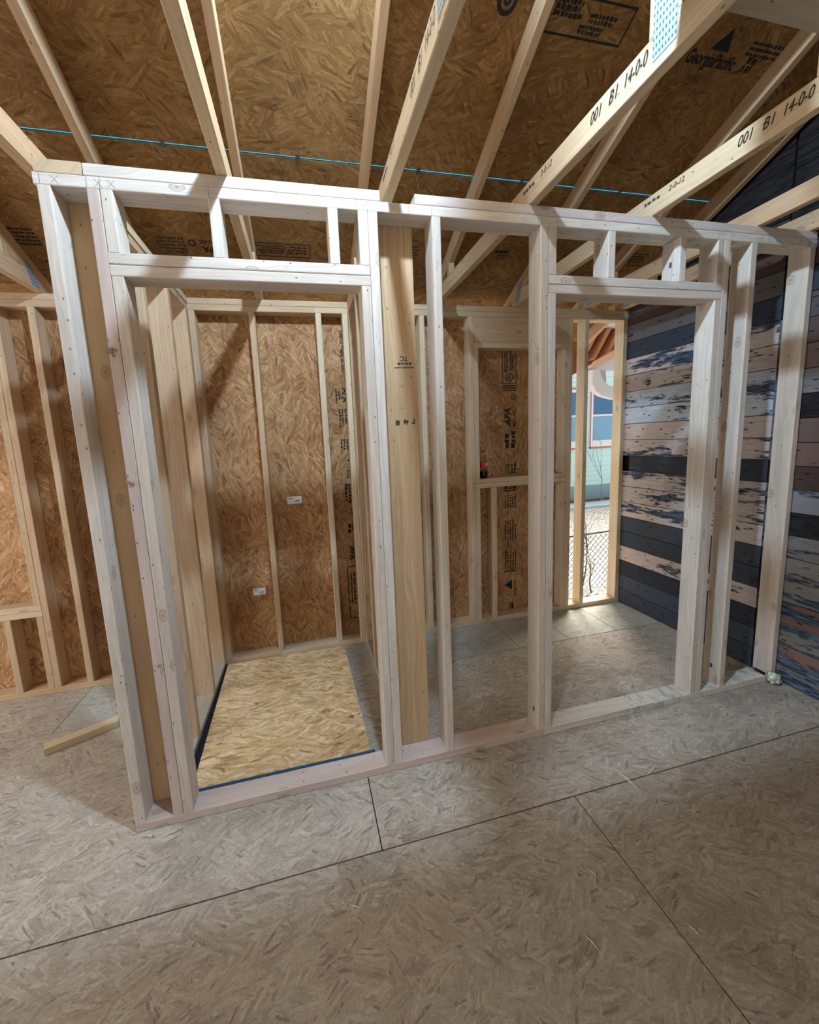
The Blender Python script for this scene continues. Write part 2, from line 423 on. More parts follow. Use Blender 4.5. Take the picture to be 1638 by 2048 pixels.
# ------------------------------------------------------------------ closet side walls (2x6)
def side_wall(x0, lab, first):
    r = root('side_partition_frame', (x0+2.75, 3.5, 0), lab, 'wall frame')
    board('bottom_plate', (x0, 3.52, 0), (x0+5.5, D-.02, 1.5), (0, 1, 0), GREYB, r)
    board('top_plate', (x0, 3.52, T), (x0+5.5, D-.02, T+1.48), (0, 1, 0), SIDE, r)
    if first:
        board('top_plate', (x0+.3, .0, T+1.5), (x0+5.7, D-.02, T+3), (0, 1, 0), TRUSSP, r)['label'] = 'upper plate lapping over the front partition'
    else:
        board('top_plate', (x0, 3.52, T+1.5), (x0+5.5, D-.02, T+3), (0, 1, 0), SIDE, r)
    board('stud', (x0+.2, 3.52, 1.5), (x0+5.7, 5.0, T), (0, 0, 1), PLY if first else HONEY, r)['label'] = 'wide honey-coloured board facing the room'
    for y in (16.4, 29.9, 42.35):
        board('stud', (x0, y, 1.5), (x0+5.5, min(y+1.5, D-.03), T), (0, 0, 1), SIDE, r)
    return r
lw = side_wall(-.4, 'open stud wall of wide boards along the left side of the closet', True)
rw = side_wall(44.7, 'open stud wall between the closet and the larger right bay, starting at the honey-coloured post', False)
st = Stamp()
st.text('TC', 0, 0, 1.1, 1.0, .02); st.rows(-.6, 1.0, 2.0, 1.6, 1, 3); st.rows(-1.0, 1.7, 2.6, 2.1, 1, 4)
st.place('ink_stamp', (48.9, 3.52, 73.9), (-1, 0, 0), (0, 0, -1), rw, INKD)
st = Stamp()
for i, x in enumerate((0, 1.5, 1.9, 2.9, 3.2)): st.quad(x, rnd.uniform(-.2, 0), x+(.7 if i == 0 else .22), rnd.uniform(.25, .9))
st.quad(1.4, .3, 2.3, .5)
st.place('ink_stamp', (46.3, 3.52, 62.6), (1, 0, 0), (0, 0, 1), rw, INKD)

# ------------------------------------------------------------------ back wall
bw = root('wall_back', (0, D, 0), kind='structure')
board('bottom_plate', (-110, D, 0), (20, Y1, 1.5), (1, 0, 0), SIDE, bw)
board('bottom_plate', (20.02, D, 0), (R, Y1, 1.5), (1, 0, 0), WOODP, bw)
for z in (T, T+1.5):
    board('top_plate', (-110, D, z), (36 if z == T else 60, Y1, z+1.48), (1, 0, 0), SIDE, bw)
    board('top_plate', (36.02 if z == T else 60.02, D, z), (R, Y1, z+1.48), (1, 0, 0), TRUSSP, bw)
def bs(x, z0=1.5, z1=T, m=SIDE, nm='stud', lab=None, w=1.5): return stud(x, z0, z1, D, m, bw, nm, lab, w)
for x in (-100, -84, -68.5): bs(x)
for x in (-28.7, 5.1, 19.35, 36.15, 43.2, 54.5, 64.8): bs(x, m=SIDE if x < 30 else WOODP)
# left window opening (still sheathed over)
bs(-35.95, m=SIDE); bs(-37.45, 23.7, 83, nm='trimmer_stud'); bs(-37.45, 1.5, 20.7, nm='cripple_stud'); bs(-44.3, 1.5, 20.7, nm='cripple_stud')
bs(-64.8, 1.5, T)
board('window_sill', (-63.3, D-.0, 20.7), (-36.0, Y1, 22.18), (1, 0, 0), WOODP, bw)
board('window_sill', (-63.3, D-.0, 22.2), (-36.0, Y1, 23.68), (1, 0, 0), WOODP, bw)
board('header', (-63.3, D, 84.5), (-36.0, Y1, T), (1, 0, 0), SIDE, bw); board('header', (-63.3, D, 83), (-36.0, Y1, 84.48), (1, 0, 0), SIDE, bw)
# right window opening
bs(79.6, m=WOODP); bs(112.95, m=WOODP)
board('header', (81.12, D, 86.95), (112.93, D+3.5, T-.02), (1, 0, 0), TRUSSP, bw)['label'] = 'deep header board over the window opening'
board('header', (81.12, D, 85.45), (112.93, Y1, 86.93), (1, 0, 0), WOODP, bw)
bs(81.12, 46.9, 85.43, WOODP, 'trimmer_stud'); bs(111.43, 46.9, 85.43, WOODP, 'trimmer_stud')
board('window_sill', (81.12, D, 43.95), (112.93, Y1, 45.4), (1, 0, 0), WOODP, bw)
board('window_sill', (81.12, D, 45.42), (112.93, Y1, 46.88), (1, 0, 0), WOODP, bw)
bs(81.12, 1.5, 43.93, WOODP, 'cripple_stud'); bs(86.7, 1.5, 43.93, WOODP, 'cripple_stud'); bs(111.43, 1.5, 43.93, WOODP, 'cripple_stud')
# studs of the unsheathed opening beside the plank wall
bs(118.7, m=WOODP); bs(132.95, m=WOODP)
# sheathing: three upright sheets
for a, b in ((-109.9, -51.6), (-51.5, -3.7), (-3.6, 44.4), (44.5, 91.9), (92, 114.2)):
    bm = bmesh.new(); add_box(bm, (a, Y1+.02, -.4), (b, Y1+.46, 97.1), (0, 0, 1), 0, (rnd.uniform(0, 400), rnd.uniform(0, 400)))
    finish(bm, 'sheathing_panel', SHEATH, bw)
YS = Y1+.02
# the long upright stamp in the window bay: reads upwards
st = Stamp()
st.text('GeorgiaPacific', 5.6, .15, 1.75, .62, .03); logo(st, 8.3, 1.7, 3.6)
st.quad(0.2, 2.2, 3.6, 2.45); st.quad(1.4, 1.2, 3.4, 2.0, .5)
st.quad(14.6, .1, 15.0, 4.6)
for z0, z1, sd in ((15.3, 22.3, 1), (25.6, 32.6, 2), (36.3, 41.3, 3)): st.rows(z0, .1, z1, 4.6, 5, sd)
st.quad(23, 3.1, 25.2, 3.35); st.quad(33, 3.1, 35.2, 3.35)
st.quad(41.7, .2, 42.1, 4.6); st.rows(42.4, .1, 44, 4.6, 3, 9, .8)
st.text('15/32', 47.4, 2.5, 2.0, .7, .05); st.rows(47.4, .1, 51.4, 2.2, 2, 11, .85)
st.quad(52.5, .9, 54.8, 1.15)
st.rows(55.6, 2.6, 60.8, 4.4, 1, 12, .8); st.rows(55.6, .4, 61.4, 2.2, 1, 13, .8)
st.text('APA', 62.6, 2.0, 3.1, .95, .09, .25); st.text('MILL 425', 62.3, .25, 1.55, .9, .03)
st.ring(71.5, 1.0, .75, 1.0); st.ring(71.5, 1.0, .2, .4)
for z in (73.4, 74.1, 74.8): st.quad(z, .2, z+.35, 4.7)
st.frame(75.6, 0., 93.5, 4.8, .22); st.ring(77.6, 2.4, 1.0, 1.3); st.ring(77.6, 2.4, .3, .6); st.quad(76.6, .7, 77.6, 1.0, .6)
st.rows(79.2, 2.9, 86.5, 4.3, 2, 14, .8); st.rows(79.4, 1.0, 86, 2.3, 2, 15, .8); st.rows(87.5, .6, 93, 4.2, 3, 16, .8)
st.place('ink_stamp', (97.1, YS, 0), (0, 0, 1), (-1, 0, 0), bw)
# the matching stamp in the closet corner reads downwards
st = Stamp()
st.text('Georgia-Pacific', 0, .2, 2.0, .95, .04); st.text('APA', 15.8, 0, 2.6, .8, .08); st.rows(15.8, -2.0, 20, -.4, 2, 31)
for a, b, sd in ((21.5, 27, 32), (30, 33.5, 33)): st.rows(a, -1.4, b, 2.0, 4, sd)
st.quad(36, .4, 36.5, 2); st.text('15/32', 38, 0, 2.2, .7, .06); st.rows(43, -1, 49, 1.8, 3, 35, .85); st.quad(50, .6, 53, .9)
st.rows(55, -.8, 58, 1.5, 2, 36, .85); st.text('APA', 62, -.6, 2.4, .9, .08)
st.frame(68, -1.8, 84.5, 1.9, .25); st.rows(70, -1, 82, .8, 2, 37)
st.place('ink_stamp', (42.4, YS, 91), (0, 0, -1), (1, 0, 0), bw)
# price stickers on the closet sheathing
WHITE = plain('white_paper', (.72, .72, .74), .6); REDI = plain('red_ink', (.5, .05, .04), .6)
def sticker(o, right, up, par, w=4., h=2.1):
    st = Stamp(); st.quad(0, 0, w, h); s = st.place('price_sticker', o, right, up, par, WHITE, .02)
    st = Stamp(); x = w*.52
    while x < w*.86: st.quad(x, h*.18, x+.07, h*.5); x += .07+rnd.uniform(.05, .12)
    st.rows(w*.08, h*.68, w*.48, h*.85, 1, 5)
    b = st.place('barcode', o, right, up, s, INK, .03)
    st = Stamp(); st.quad(w*.18, h*.7, w*.26, h*.88); st.place('red_mark', o, right, up, s, REDI, .035)
sticker((24.9, YS, 43.3), (1, 0, .02), (0, 0, 1), bw); sticker((13.4, YS, 17.7), (1, 0, .02), (0, 0, 1), bw, 3.4, 2.0)

# ------------------------------------------------------------------ right wall of old planks
def plank_wall():
    bm = bmesh.new(); tint = bm.loops.layers.float_color.new('Tint')
    Dk = (.034, .046, .064); Dk2 = (.055, .070, .090); W = (.64, .54, .50); WB = (.54, .60, .68); G = (.13, .125, .12); BR = (.075, .042, .03); BK = (.010, .011, .013)
    sec1 = [(Dk2, .12), (Dk2, .15), (Dk, .12), (W, .52), (Dk2, .2), (Dk2, .25), (W, .62), (W, .6), (W, .66), (Dk2, .35), (W, .62), (W, .5), (WB, .66), (WB, .6), (W, .5), (W, .68), (Dk, .2), (G, .5), (BR, .5), (BR, .4), (BK, .2)]
    sec2 = [((.22, .22, .21), .6), ((.26, .15, .12), .66), ((.24, .22, .2), .72), ((.25, .14, .115), .68), ((.26, .26, .24), .6), ((.24, .22, .19), .6), ((.22, .2, .18), .58), (BK, .2), ((.24, .23, .24), .6), ((.07, .04, .03), .3), ((.2, .12, .1), .5), ((.19, .12, .1), .4), (BK, .3), ((.24, .22, .21), .6), ((.2, .14, .13), .5), ((.10, .07, .06), .5), ((.12, .09, .085), .55), (Dk, .3), (BR, .4), (BK, .3), (BK, .2)]
    P = 5.12
    for sec, ya, yb, zo in ((sec1, 4.95, Y1+.5, 0), (sec2, -170, 4.5, -1.1)):
        k = 0; z = zo
        while z < 150:
            c, a = sec[k] if k < len(sec) else ((.012, .011, .010), .25)
            z0, z1 = max(z, .05), z+P
            y0, y1 = ya, min(yb, (124-z1)*2+0 if False else yb)
            cuts = [y0, y1]
            if zo == 0 and k in (8, 9, 14): cuts = [y0, 30+rnd.uniform(-4, 6), y1]
            for ca, cb in zip(cuts, cuts[1:]):
                e = .12
                yy1 = cb-(.1 if cb != y1 else 0)
                if zo == 0 and k == 9: pass
                th = rnd.uniform(0, .16)
                cut = 43.0 if (zo == 0 and k == 9 and cb == y1) else None
                if cut:     # a short piece is missing beside the opening
                    fs = add_box(bm, (R-.0-th, ca, z0+.04), (R+1, 41.6, z1-.09), (0, 1, 0), .07, (k*37.3+ca, k*11.9))
                    fs += add_box(bm, (R-.0-th, 46.6, z0+.04), (R+1, yy1, z1-.09), (0, 1, 0), .07, (k*37.3+ca, k*11.9))
                else:
                    fs = add_box(bm, (R-th, ca, z0+.04), (R+1, yy1, z1-.09), (0, 1, 0), .07, (k*37.3+ca, k*11.9))
                j = rnd.uniform(.85, 1.12)
                if cb != y1: c = tuple(x*.8 for x in c)
                for f in fs:
                    for l in f.loops: l[tint] = (c[0]*j, c[1]*j, c[2]*j, a)
            z += P; k += 1
    fs = add_box(bm, (R+1.05, -170, -1), (R+3, Y1+.5, 152), (0, 1, 0))
    for f in fs:
        f.material_index = 1
        for l in f.loops: l[tint] = (0, 0, 0, 0)
    # clip the wall along the roof slope
    for co, no in (((0, 0, 124.6), (0, .5, 1)), ((0, RIDGE*2, 124.6), (0, -.5, 1))):
        bmesh.ops.bisect_plane(bm, geom=bm.verts[:]+bm.edges[:]+bm.faces[:], plane_co=co, plane_no=no, clear_outer=True)
    o = finish(bm, 'wall_right', [PLANKS, plain('old_wall_cavity', (.006, .006, .007), .95)], origin=(R, 0, 0))
    tag(o, kind='structure')
plank_wall()

# ------------------------------------------------------------------ roof trusses
XT = [-50.5, -26.5, -2.5, 21.5, 45.5, 69.55, 93.9, 118.4, 131.9]
MIR = 2*RIDGE
LAB = {-50.5: 'roof truss over the left window, second from the left end', -26.5: 'roof truss with ribbed heel plate above the left back wall',
       -2.5: 'roof truss meeting the left top corner of the stud partition', 21.5: 'roof truss over the middle of the closet doorway',
       45.5: 'roof truss beside the closet right wall, crossing the gap in the partition top plate',
       69.55: 'stamped roof truss with blue connector plate, over the left jamb of the right doorway', 93.9: 'stamped roof truss over the middle of the right doorway',
       118.4: 'roof truss over the stud just right of the right doorway', 131.9: 'last roof truss, tight against the dark plank wall'}
def truss(x):
    r = root('roof_truss', (x+.75, Y1, 97.1), LAB[x], 'roof truss', 'roof trusses spaced along the roof')
    x1 = x+1.48; m = TRUSSP if rnd.random() < .5 else TRUSS
    zb = 97.13; h = 3.913
    yb = (124-h-zb)*2; yt = (124-h-(zb+3.5))*2
    pm = lambda pr: [(MIR-a, b) for a, b in pr]
    bc = [(MIR-yb, zb), (yb, zb), (yt, zb+3.5), (MIR-yt, zb+3.5)]
    prism('bottom_chord', bc, x, x1, (0, 1, 0), TRUSSP if x in (21.5, 69.55, 93.9, 45.5) else TRUSS, r)
    tc = [(RIDGE, deckz(RIDGE)-.02), (RIDGE, deckz(RIDGE)-h), (yb+.02, zb), (Y1, zb), (Y1, zb-.9), (62, deckz(62)-h), (62, deckz(62)-.02)]
    prism('top_chord', tc, x, x1, (0, 1, -.5), TRUSS, r)
    tail = [(RIDGE-.02, deckz(RIDGE)-.02), (RIDGE-.02, deckz(RIDGE)-h), (MIR-yb, zb), (MIR-62, deckz(62)-h), (MIR-62, deckz(62)-.02)]
    prism('top_chord', tail, x, x1, (0, 1, .5), TRUSS, r)
    for yy in (-24.5, MIR+21.0):
        prism('web', [(yy, zb+3.52), (yy+3.5, zb+3.52), (yy+3.5, (deckz(yy+3.5) if yy > RIDGE else deckz(MIR-yy-3.5))-h-.03), (yy, (deckz(yy) if yy > RIDGE else deckz(MIR-yy))-h-.03)], x, x1, (0, 0, 1), TRUSSP, r)
    prism('heel_wedge', [(33.4, zb+3.52), (34.9, zb+3.52), (34.9, deckz(34.9)-h-.02), (33.4, deckz(33.4)-h-.02)], x, x1, (0, 0, 1), TRUSS, r)
    for sx in (x-.05, x1):
        for prof in ([(-24.2, zb+1.0), (-21.6, zb+1.0), (-21.6, zb+8.5), (-24.2, zb+8.5)], [(41.0, zb+.4), (43.4, zb+.2), (41.2, zb+5.4), (38.9, zb+5.2)]):
            bm = bmesh.new(); add_prism(bm, prof, sx, sx+.05, (0, 0, 1)); finish(bm, 'nail_plate', GALV, r)
    return r
TR = {x: truss(x) for x in XT}
for x in (69.5, 93.85, 45.45):
    tr_ = TR[min(XT, key=lambda q: abs(q-x))]
    for tx, dx, wd in (('001', 0, .66), ('B1', 2.9, .7), ('14-0-0', 5.0, .6)):
        st = Stamp(); st.text(tx, 0, 0, 1.9, wd, 0, .35)
        st.place('ink_stamp', (x, -12.9-dx, 98.7), (0, -1, 0), (0, 0, 1), tr_, INK, .03)
    st = Stamp(); st.rows(0, 0, 3.4, .8, 1, 41, .6); st.place('faded_stamp', (x, 1.5, 99.3), (0, -1, 0), (0, 0, 1), tr_, INKD, .03)
    st = Stamp(); st.text('2-0-12', 0, 0, 1.1, .9, 0, .3); st.place('faded_stamp', (x, -2.9, 99.3), (0, -1, 0), (0, 0, 1), tr_, INKD, .03)

# unseen wall behind the photographer, added to cut ambient light; gap admits fill daylight
bm = bmesh.new()
for q in ((-123, -50, -.5, 104), (125, R+1, -.5, 104), (-50, 125, 84, 104)):
    add_prism(bm, [(q[0], q[2]), (q[1], q[2]), (q[1], q[3]), (q[0], q[3])], -109.2, -108.6, (0, 0, 1), axis=1)
tag(finish(bm, 'wall_front', SHEATH), kind='structure')
# flat brace lying across the bottom chords
br = board('ceiling_brace', (20, -33.6, 100.68), (R-.6, -24.6, 102.1), (1, 0, 0), GREYB)
tag(br, 'wide grey-brown board lying flat across the tops of the roof trusses at the top right', 'brace board')

# ------------------------------------------------------------------ roof deck
def slope_pt(x, s, up=0.):      # s measured down the slope from y=19.8
    k = 1/math.sqrt(1.25); y = 19.8+s*k
    return V(x, y+up*.5*k, deckz(y)+up*k)
def panel(x0, x1, s0, s1, side=1, th=.45, mat=DECK):
    bm = bmesh.new(); k = 1/math.sqrt(1.25); vs = []
    for up in (0, th):
        for x, s in ((x0, s0), (x1, s0), (x1, s1), (x0, s1)): vs.append(bm.verts.new(slope_pt(x, s, up)))
    F = [(0, 1, 2, 3), (7, 6, 5, 4), (0, 4, 5, 1), (1, 5, 6, 2), (2, 6, 7, 3), (3, 7, 4, 0)]
    fs = [bm.faces.new([vs[i] for i in f]) for f in F]
    bmesh.ops.recalc_face_normals(bm, faces=fs)
    bm.normal_update(); uvmap(bm, fs, (1, 0, 0), (rnd.uniform(0, 500), rnd.uniform(0, 500)))
    if side < 0:
        for v in bm.verts: v.co.y = MIR-v.co.y
        bmesh.ops.reverse_faces(bm, faces=bm.faces[:])
    return bm
ceil = root('ceiling', (0, RIDGE, 142), kind='structure')
g = .15
stop = (RIDGE+.3-19.8)*math.sqrt(1.25)
for a, b in ((-123, -25.8), (-25.7, 70.25), (70.35, 138)): finish(panel(a, b, g, 48), 'roof_panel', DECK, ceil)
for a, b in ((-123, -49.8), (-49.7, 46.2), (46.3, 138)): finish(panel(a, b, -47.9, -g), 'roof_panel', DECK, ceil)
finish(panel(-123, 138, stop, -48.1), 'roof_panel', DECK, ceil)
for s0, s1 in ((g, 48), (-47.9, -g), (stop, -48.1)): finish(panel(-123, 138, s0, s1, -1), 'roof_panel', DECK, ceil)  # unseen slope beyond the ridge, added to keep the room dim
# blue underlayment sheet over the boards, day light shows through it at the joint
t = NT('blue_underlayment', .6)
tr = t.n('ShaderNodeBsdfTranslucent'); tr.inputs[0].default_value = (.06, .45, .7, 1)
t.t.links.new(tr.outputs[0], t.t.nodes['Material Output'].inputs[0])
bm = panel(-123, 138, -3, 3, 1, .02); bmesh.ops.translate(bm, verts=bm.verts, vec=(0, .2, .46)); finish(bm, 'underlayment_strip', t.m, ceil)['label'] = 'blue sheet seen through the joint'
for x in (-14, 10, 33.5, 57.5, 81.0, 106.2):
    bm = bmesh.new(); k = 1/math.sqrt(1.25)
    for s0, s1, w in ((-.55, .55, .35),):
        vs = [bm.verts.new(slope_pt(xx, s, up)) for up in (-.05, 0) for xx, s in ((x-w, s0), (x+w, s0), (x+w, s1), (x-w, s1))]
        for f in [(0, 1, 2, 3), (7, 6, 5, 4), (0, 4, 5, 1), (1, 5, 6, 2), (2, 6, 7, 3), (3, 7, 4, 0)]: bm.faces.new([vs[i] for i in f])
    bmesh.ops.recalc_face_normals(bm, faces=bm.faces[:]); bm.loops.layers.uv.verify()
    finish(bm, 'panel_clip', plain('clip_steel', (.12, .11, .1), .5, .6), ceil)
UPS = (0, -.894, .447)
def on_deck(st, x, y, rot=False, mat=None):
    st.place('ink_stamp', (x, y, deckz(y)), (-1, 0, 0) if rot else (1, 0, 0), tuple(-c for c in UPS) if rot else UPS, ceil, mat or INK, .04)
st = Stamp(); st.frame(0, 0, 14.6, 4.3, .28); st.rows(.8, 1.9, 6.2, 3.9, 3, 51, .9); st.rows(7.2, 1.8, 13.2, 3.0, 2, 52, .9); st.rows(6.0, .6, 11, 1.7, 2, 53, .9)
on_deck(st, 72.4, 1.3)
st = Stamp(); st.text('GeorgiaPacific', 0, .2, 2.3, .8, .08); logo(st, 3.6, 2.1, 3.8); st.rows(12.4, .2, 15, 2.4, 2, 54, .9); st.rows(11, 2.2, 22, 4.2, 3, 55); st.rows(18, .0, 22, 1.8, 3, 56, .85)
on_deck(st, 100.6, 1.5)
st = Stamp(); st.rows(0, 1.9, 4, 3.2, 1, 57, .9); st.text('T', 5.2, 2.2, 2.2, .9, .05); st.text('425', 8, 1.6, 1.9, .9, .05); st.ring(13.5, 1.7, 1.0, 1.6); st.ring(13.5, 1.7, .2, .6)
on_deck(st, 51.8, .7)
st = Stamp(); st.frame(0, 0, 13.5, 3.4, .2); st.rows(1, .6, 5.5, 2.8, 3, 58); st.rows(6.3, .6, 12.8, 2.8, 4, 59)
on_deck(st, 35.6, 35.2, True)
st = Stamp(); st.text('APA', 0, 1.6, 2.0, .95, .06); st.text('MILL 425', 0, .1, 1.2, .85, .02); st.ring(5.5, .9, .5, .8)
on_deck(st, 15.0, 35.4, True)
st = Stamp(); st.rows(0, 0, 6, 4, 5, 60); on_deck(st, 8.0, 35.2, True, INKD)
st = Stamp(); st.rows(0, 0, 5, 4, 5, 61); on_deck(st, -20.5, 35.2, True)
st = Stamp(); st.rows(0, 0, 9, 3.6, 5, 62); on_deck(st, 62.0, 34.0, True, INKD)
st = Stamp(); st.text('15/32', 0, 1.4, 1.8, .7, .05); st.rows(0, .1, 4.5, 1.2, 1, 63, .9); st.rows(5.5, .2, 9.5, 3.0, 3, 64, .9); on_deck(st, 86.5, 33.5, True)
st = Stamp(); logo(st, 1, 1.4, 2.8); st.text('GeorgiaPacific', 0, .1, 1.3, .8, .03); on_deck(st, 108.5, 33.5, True)
st = Stamp(); st.frame(0, 0, 10.5, 3.6, .2); st.rows(1, .6, 9.6, 2.9, 4, 65, .75); on_deck(st, 129, 32.3, True)
sticker((54.6, 11.6, deckz(11.6)), (-.08, -.9, .45), (-1, .05, 0), ceil, 3.4, 3.4)

# ------------------------------------------------------------------ closet floor sheet and strips
def poly_slab(name, pts, z0, z1, mat, d=(1, 0, 0), parent=None):
    bm = bmesh.new(); add_prism(bm, pts, z0, z1, d, 0, (rnd.uniform(0, 300), rnd.uniform(0, 300)), axis=2); return finish(bm, name, mat, parent)
sh = poly_slab('strand_board_sheet', [(6.9, 4.1), (38.8, 4.1), (38.0, 42.6), (5.75, 42.6)], .3, .9, SHEET)
tag(sh, 'loose sheet of fresh golden strand board lying on the closet floor', 'board sheet')
st = Stamp()
for i in range(11):
    a = rnd.uniform(0, 2.6); b = rnd.uniform(0, .9); st.quad(a, b, a+rnd.uniform(.3, .9), b+rnd.uniform(.1, .25), rnd.uniform(-.3, .3))
st.place('black_smudge', (35.4, 13.6, .9), (1, .1, 0), (0, 1, 0), sh, INKD, .02)
gs = poly_slab('sill_gasket', [(5.15, 4.1), (6.85, 4.1), (5.7, 43.4), (5.15, 43.4)], .02, .6, BLACK)
tag(gs, 'black foam strip between the strand board sheet and the left closet wall', 'foam strip')
gb = poly_slab('foam_strip', [(7.2, 3.53), (39.5, 3.53), (39.5, 4.05), (7.2, 4.05)], .02, 1.52, BLUEF)
tag(gb, 'dark blue foam strip along the back of the closet doorway plate', 'foam strip')

# ------------------------------------------------------------------ loose things
blk = bmesh.new(); add_box(blk, (0, 0, 0), (12.3, 2.1, 1.5), (1, 0, 0), .1, (33, 55))
bmesh.ops.rotate(blk, verts=blk.verts, cent=(0, 0, 0), matrix=Matrix.Rotation(math.atan2(26.3-21.4, -14.1+25.2), 3, 'Z'))
bmesh.ops.translate(blk, verts=blk.verts, vec=(-25.2, 21.4, .02))
tag(finish(blk, 'lumber_offcut', WOODP), 'short offcut of pale lumber lying on the floor left of the partition', 'wood offcut')

def bottle():
    x, y, z = 84.35, D+1.25, 46.88
    r = root('soda_bottle', (x, y, z), 'half-empty plastic soda bottle with red cap and red label, standing on the window sill', 'bottle')
    t = NT('clear_plastic', .05); t.b.inputs['Transmission Weight'].default_value = 1.; t.b.inputs['IOR'].default_value = 1.2
    cl = t.col((.93, .95, .93))
    bm = bmesh.new()
    lathe(bm, [(.75, 0), (1.05, .12), (1.2, .6), (1.22, 2.3), (1.1, 2.7), (1.08, 4.9), (1.17, 5.4), (1.1, 6.1), (.7, 7.1), (.46, 7.7), (.44, 8.05)], 28, (x, y, z)); finish(bm, 'bottle_body', cl, r, smooth=True)
    bm = bmesh.new(); lathe(bm, [(.7, .06), (1.0, .16), (1.15, .6), (1.17, 2.0), (1.17, 2.05)], 28, (x, y, z)); finish(bm, 'cola', plain('dark_cola', (.012, .006, .005), .15), r, smooth=True)
    bm = bmesh.new(); lathe(bm, [(1.12, 3.3), (1.13, 3.32), (1.13, 4.9), (1.12, 4.92)], 28, (x, y, z)); lb = finish(bm, 'bottle_label', plain('red_label', (.55, .02, .03), .35), r, smooth=True)
    st = Stamp(); st.quad(0, 0, .12, 1.35, .05); st.ring(.42, 1.0, .12, .24); st.quad(.3, .55, .6, .65)
    st.place('label_print', (x+.15, y-1.13, z+3.4), (1, .12, 0), (0, 0, 1), lb, plain('label_white', (.8, .7, .7), .5), .06)
    bm = bmesh.new(); lathe(bm, [(.5, 8.0), (.52, 8.05), (.52, 8.55), (.46, 8.62)], 20, (x, y, z)); finish(bm, 'bottle_cap', plain('red_cap', (.42, .01, .012), .4), r, smooth=True)
bottle()

def foam_wad():
    bm = bmesh.new(); bmesh.ops.create_icosphere(bm, subdivisions=4, radius=1.25)
    from mathutils import noise as NZ
    for v in bm.verts:
        d = v.co.normalized(); v.co = d*(1.22+.55*NZ.noise(d*2.3+V(3, 1, 4))+.18*NZ.noise(d*7)); v.co.z *= .95
    z = min(v.co.z for v in bm.verts); bmesh.ops.translate(bm, verts=bm.verts, vec=(132.3, -.75, -z)); bm.loops.layers.uv.verify()
    t = NT('dried_foam', .8); n = t.noise(t.n('ShaderNodeTexCoord').outputs['Object'], 60., 4., .6)
    m = t.col(t.ramp(n, [(.35, (.16, .16, .07)), (.52, (.5, .5, .36)), (.7, (.78, .78, .66))]))
    tag(finish(bm, 'foam_wad', m, smooth=True), 'lumpy yellow-white wad of dried foam at the right end of the bottom plate', 'foam')
foam_wad()

SPL = plain('fresh_splinter', (.66, .56, .42), .7)
def splinter(x0, y0, x1, y1, r, lab):
    bm = bmesh.new(); tube(bm, [(x0, y0, r*.6), ((x0+x1)/2+.1, (y0+y1)/2, r), (x1, y1, r*.6)], [r*.3, r, r*.25], 6); bm.loops.layers.uv.verify()
    tag(finish(bm, 'wood_splinter', SPL), lab, 'splinter', 'wood splinters on the floor')
splinter(80.3, -9.9, 80.9, -14.0, .13, 'longest pale splinter crossing the floor seam in front of the right doorway')
splinter(84.4, -12.2, 87.9, -10.9, .12, 'pale splinter just right of the longest one near the floor seam')
splinter(59.0, -27.0, 59.6, -28.6, .07, 'small pale splinter on bare floor in the foreground, left of the long seam')
splinter(71.5, -29.0, 72.0, -30.3, .06, 'small pale splinter right of the forward-running seam')
splinter(1.9, -.9, 2.7, -1.3, .09, 'tiny white chip at the left foot of the partition')
splinter(32.0, -17.4, 33.1, -17.9, .08, 'small curled pale chip below the closet doorway')
splinter(64.2, -21.2, 65.0, -22.6, .06, 'thin pale splinter between the foreground seam and the partition')

# ------------------------------------------------------------------ outdoors, seen through the open studs
gr = NT('dry_grass', .95); u = gr.n('ShaderNodeTexCoord').outputs['Object']
n1 = gr.noise(u, 3.5, 6., .7); n2 = gr.noise(u, 22., 4., .8)
gm = gr.col(gr.mix(gr.ramp(n2, [(.36, 0.), (.6, 1.)]), (.13, .12, .10), gr.ramp(n1, [(.35, (.44, .42, .37)), (.65, (.62, .60, .55))])))
bm = bmesh.new()
xs = [-300, 60, 110, 160, 220, 300, 420, 700]; ys = [48.5, 70, 110, 150, 200, 240, 320, 600]
zz = {48.5: -22, 70: -22, 110: -20, 150: -14, 200: -7, 240: -6, 320: -6, 600: -6}
grid = [[bm.verts.new((x, y, zz[y])) for x in xs] for y in ys]
for j in range(len(ys)-1):
    for i in range(len(xs)-1): bm.faces.new((grid[j][i], grid[j][i+1], grid[j+1][i+1], grid[j+1][i]))
bm.normal_update(); bm.loops.layers.uv.verify()
tag(finish(bm, 'yard_ground', gm, origin=(0, 48.5, -22)), kind='structure')
pth = poly_slab('paved_path', [(180, 208), (420, 208), (420, 226), (180, 226)], -7.2, -5.2, plain('pale_concrete', (.46, .56, .6), .8))
tag(pth, 'pale concrete path across the yard in front of the neighbouring house', 'path')

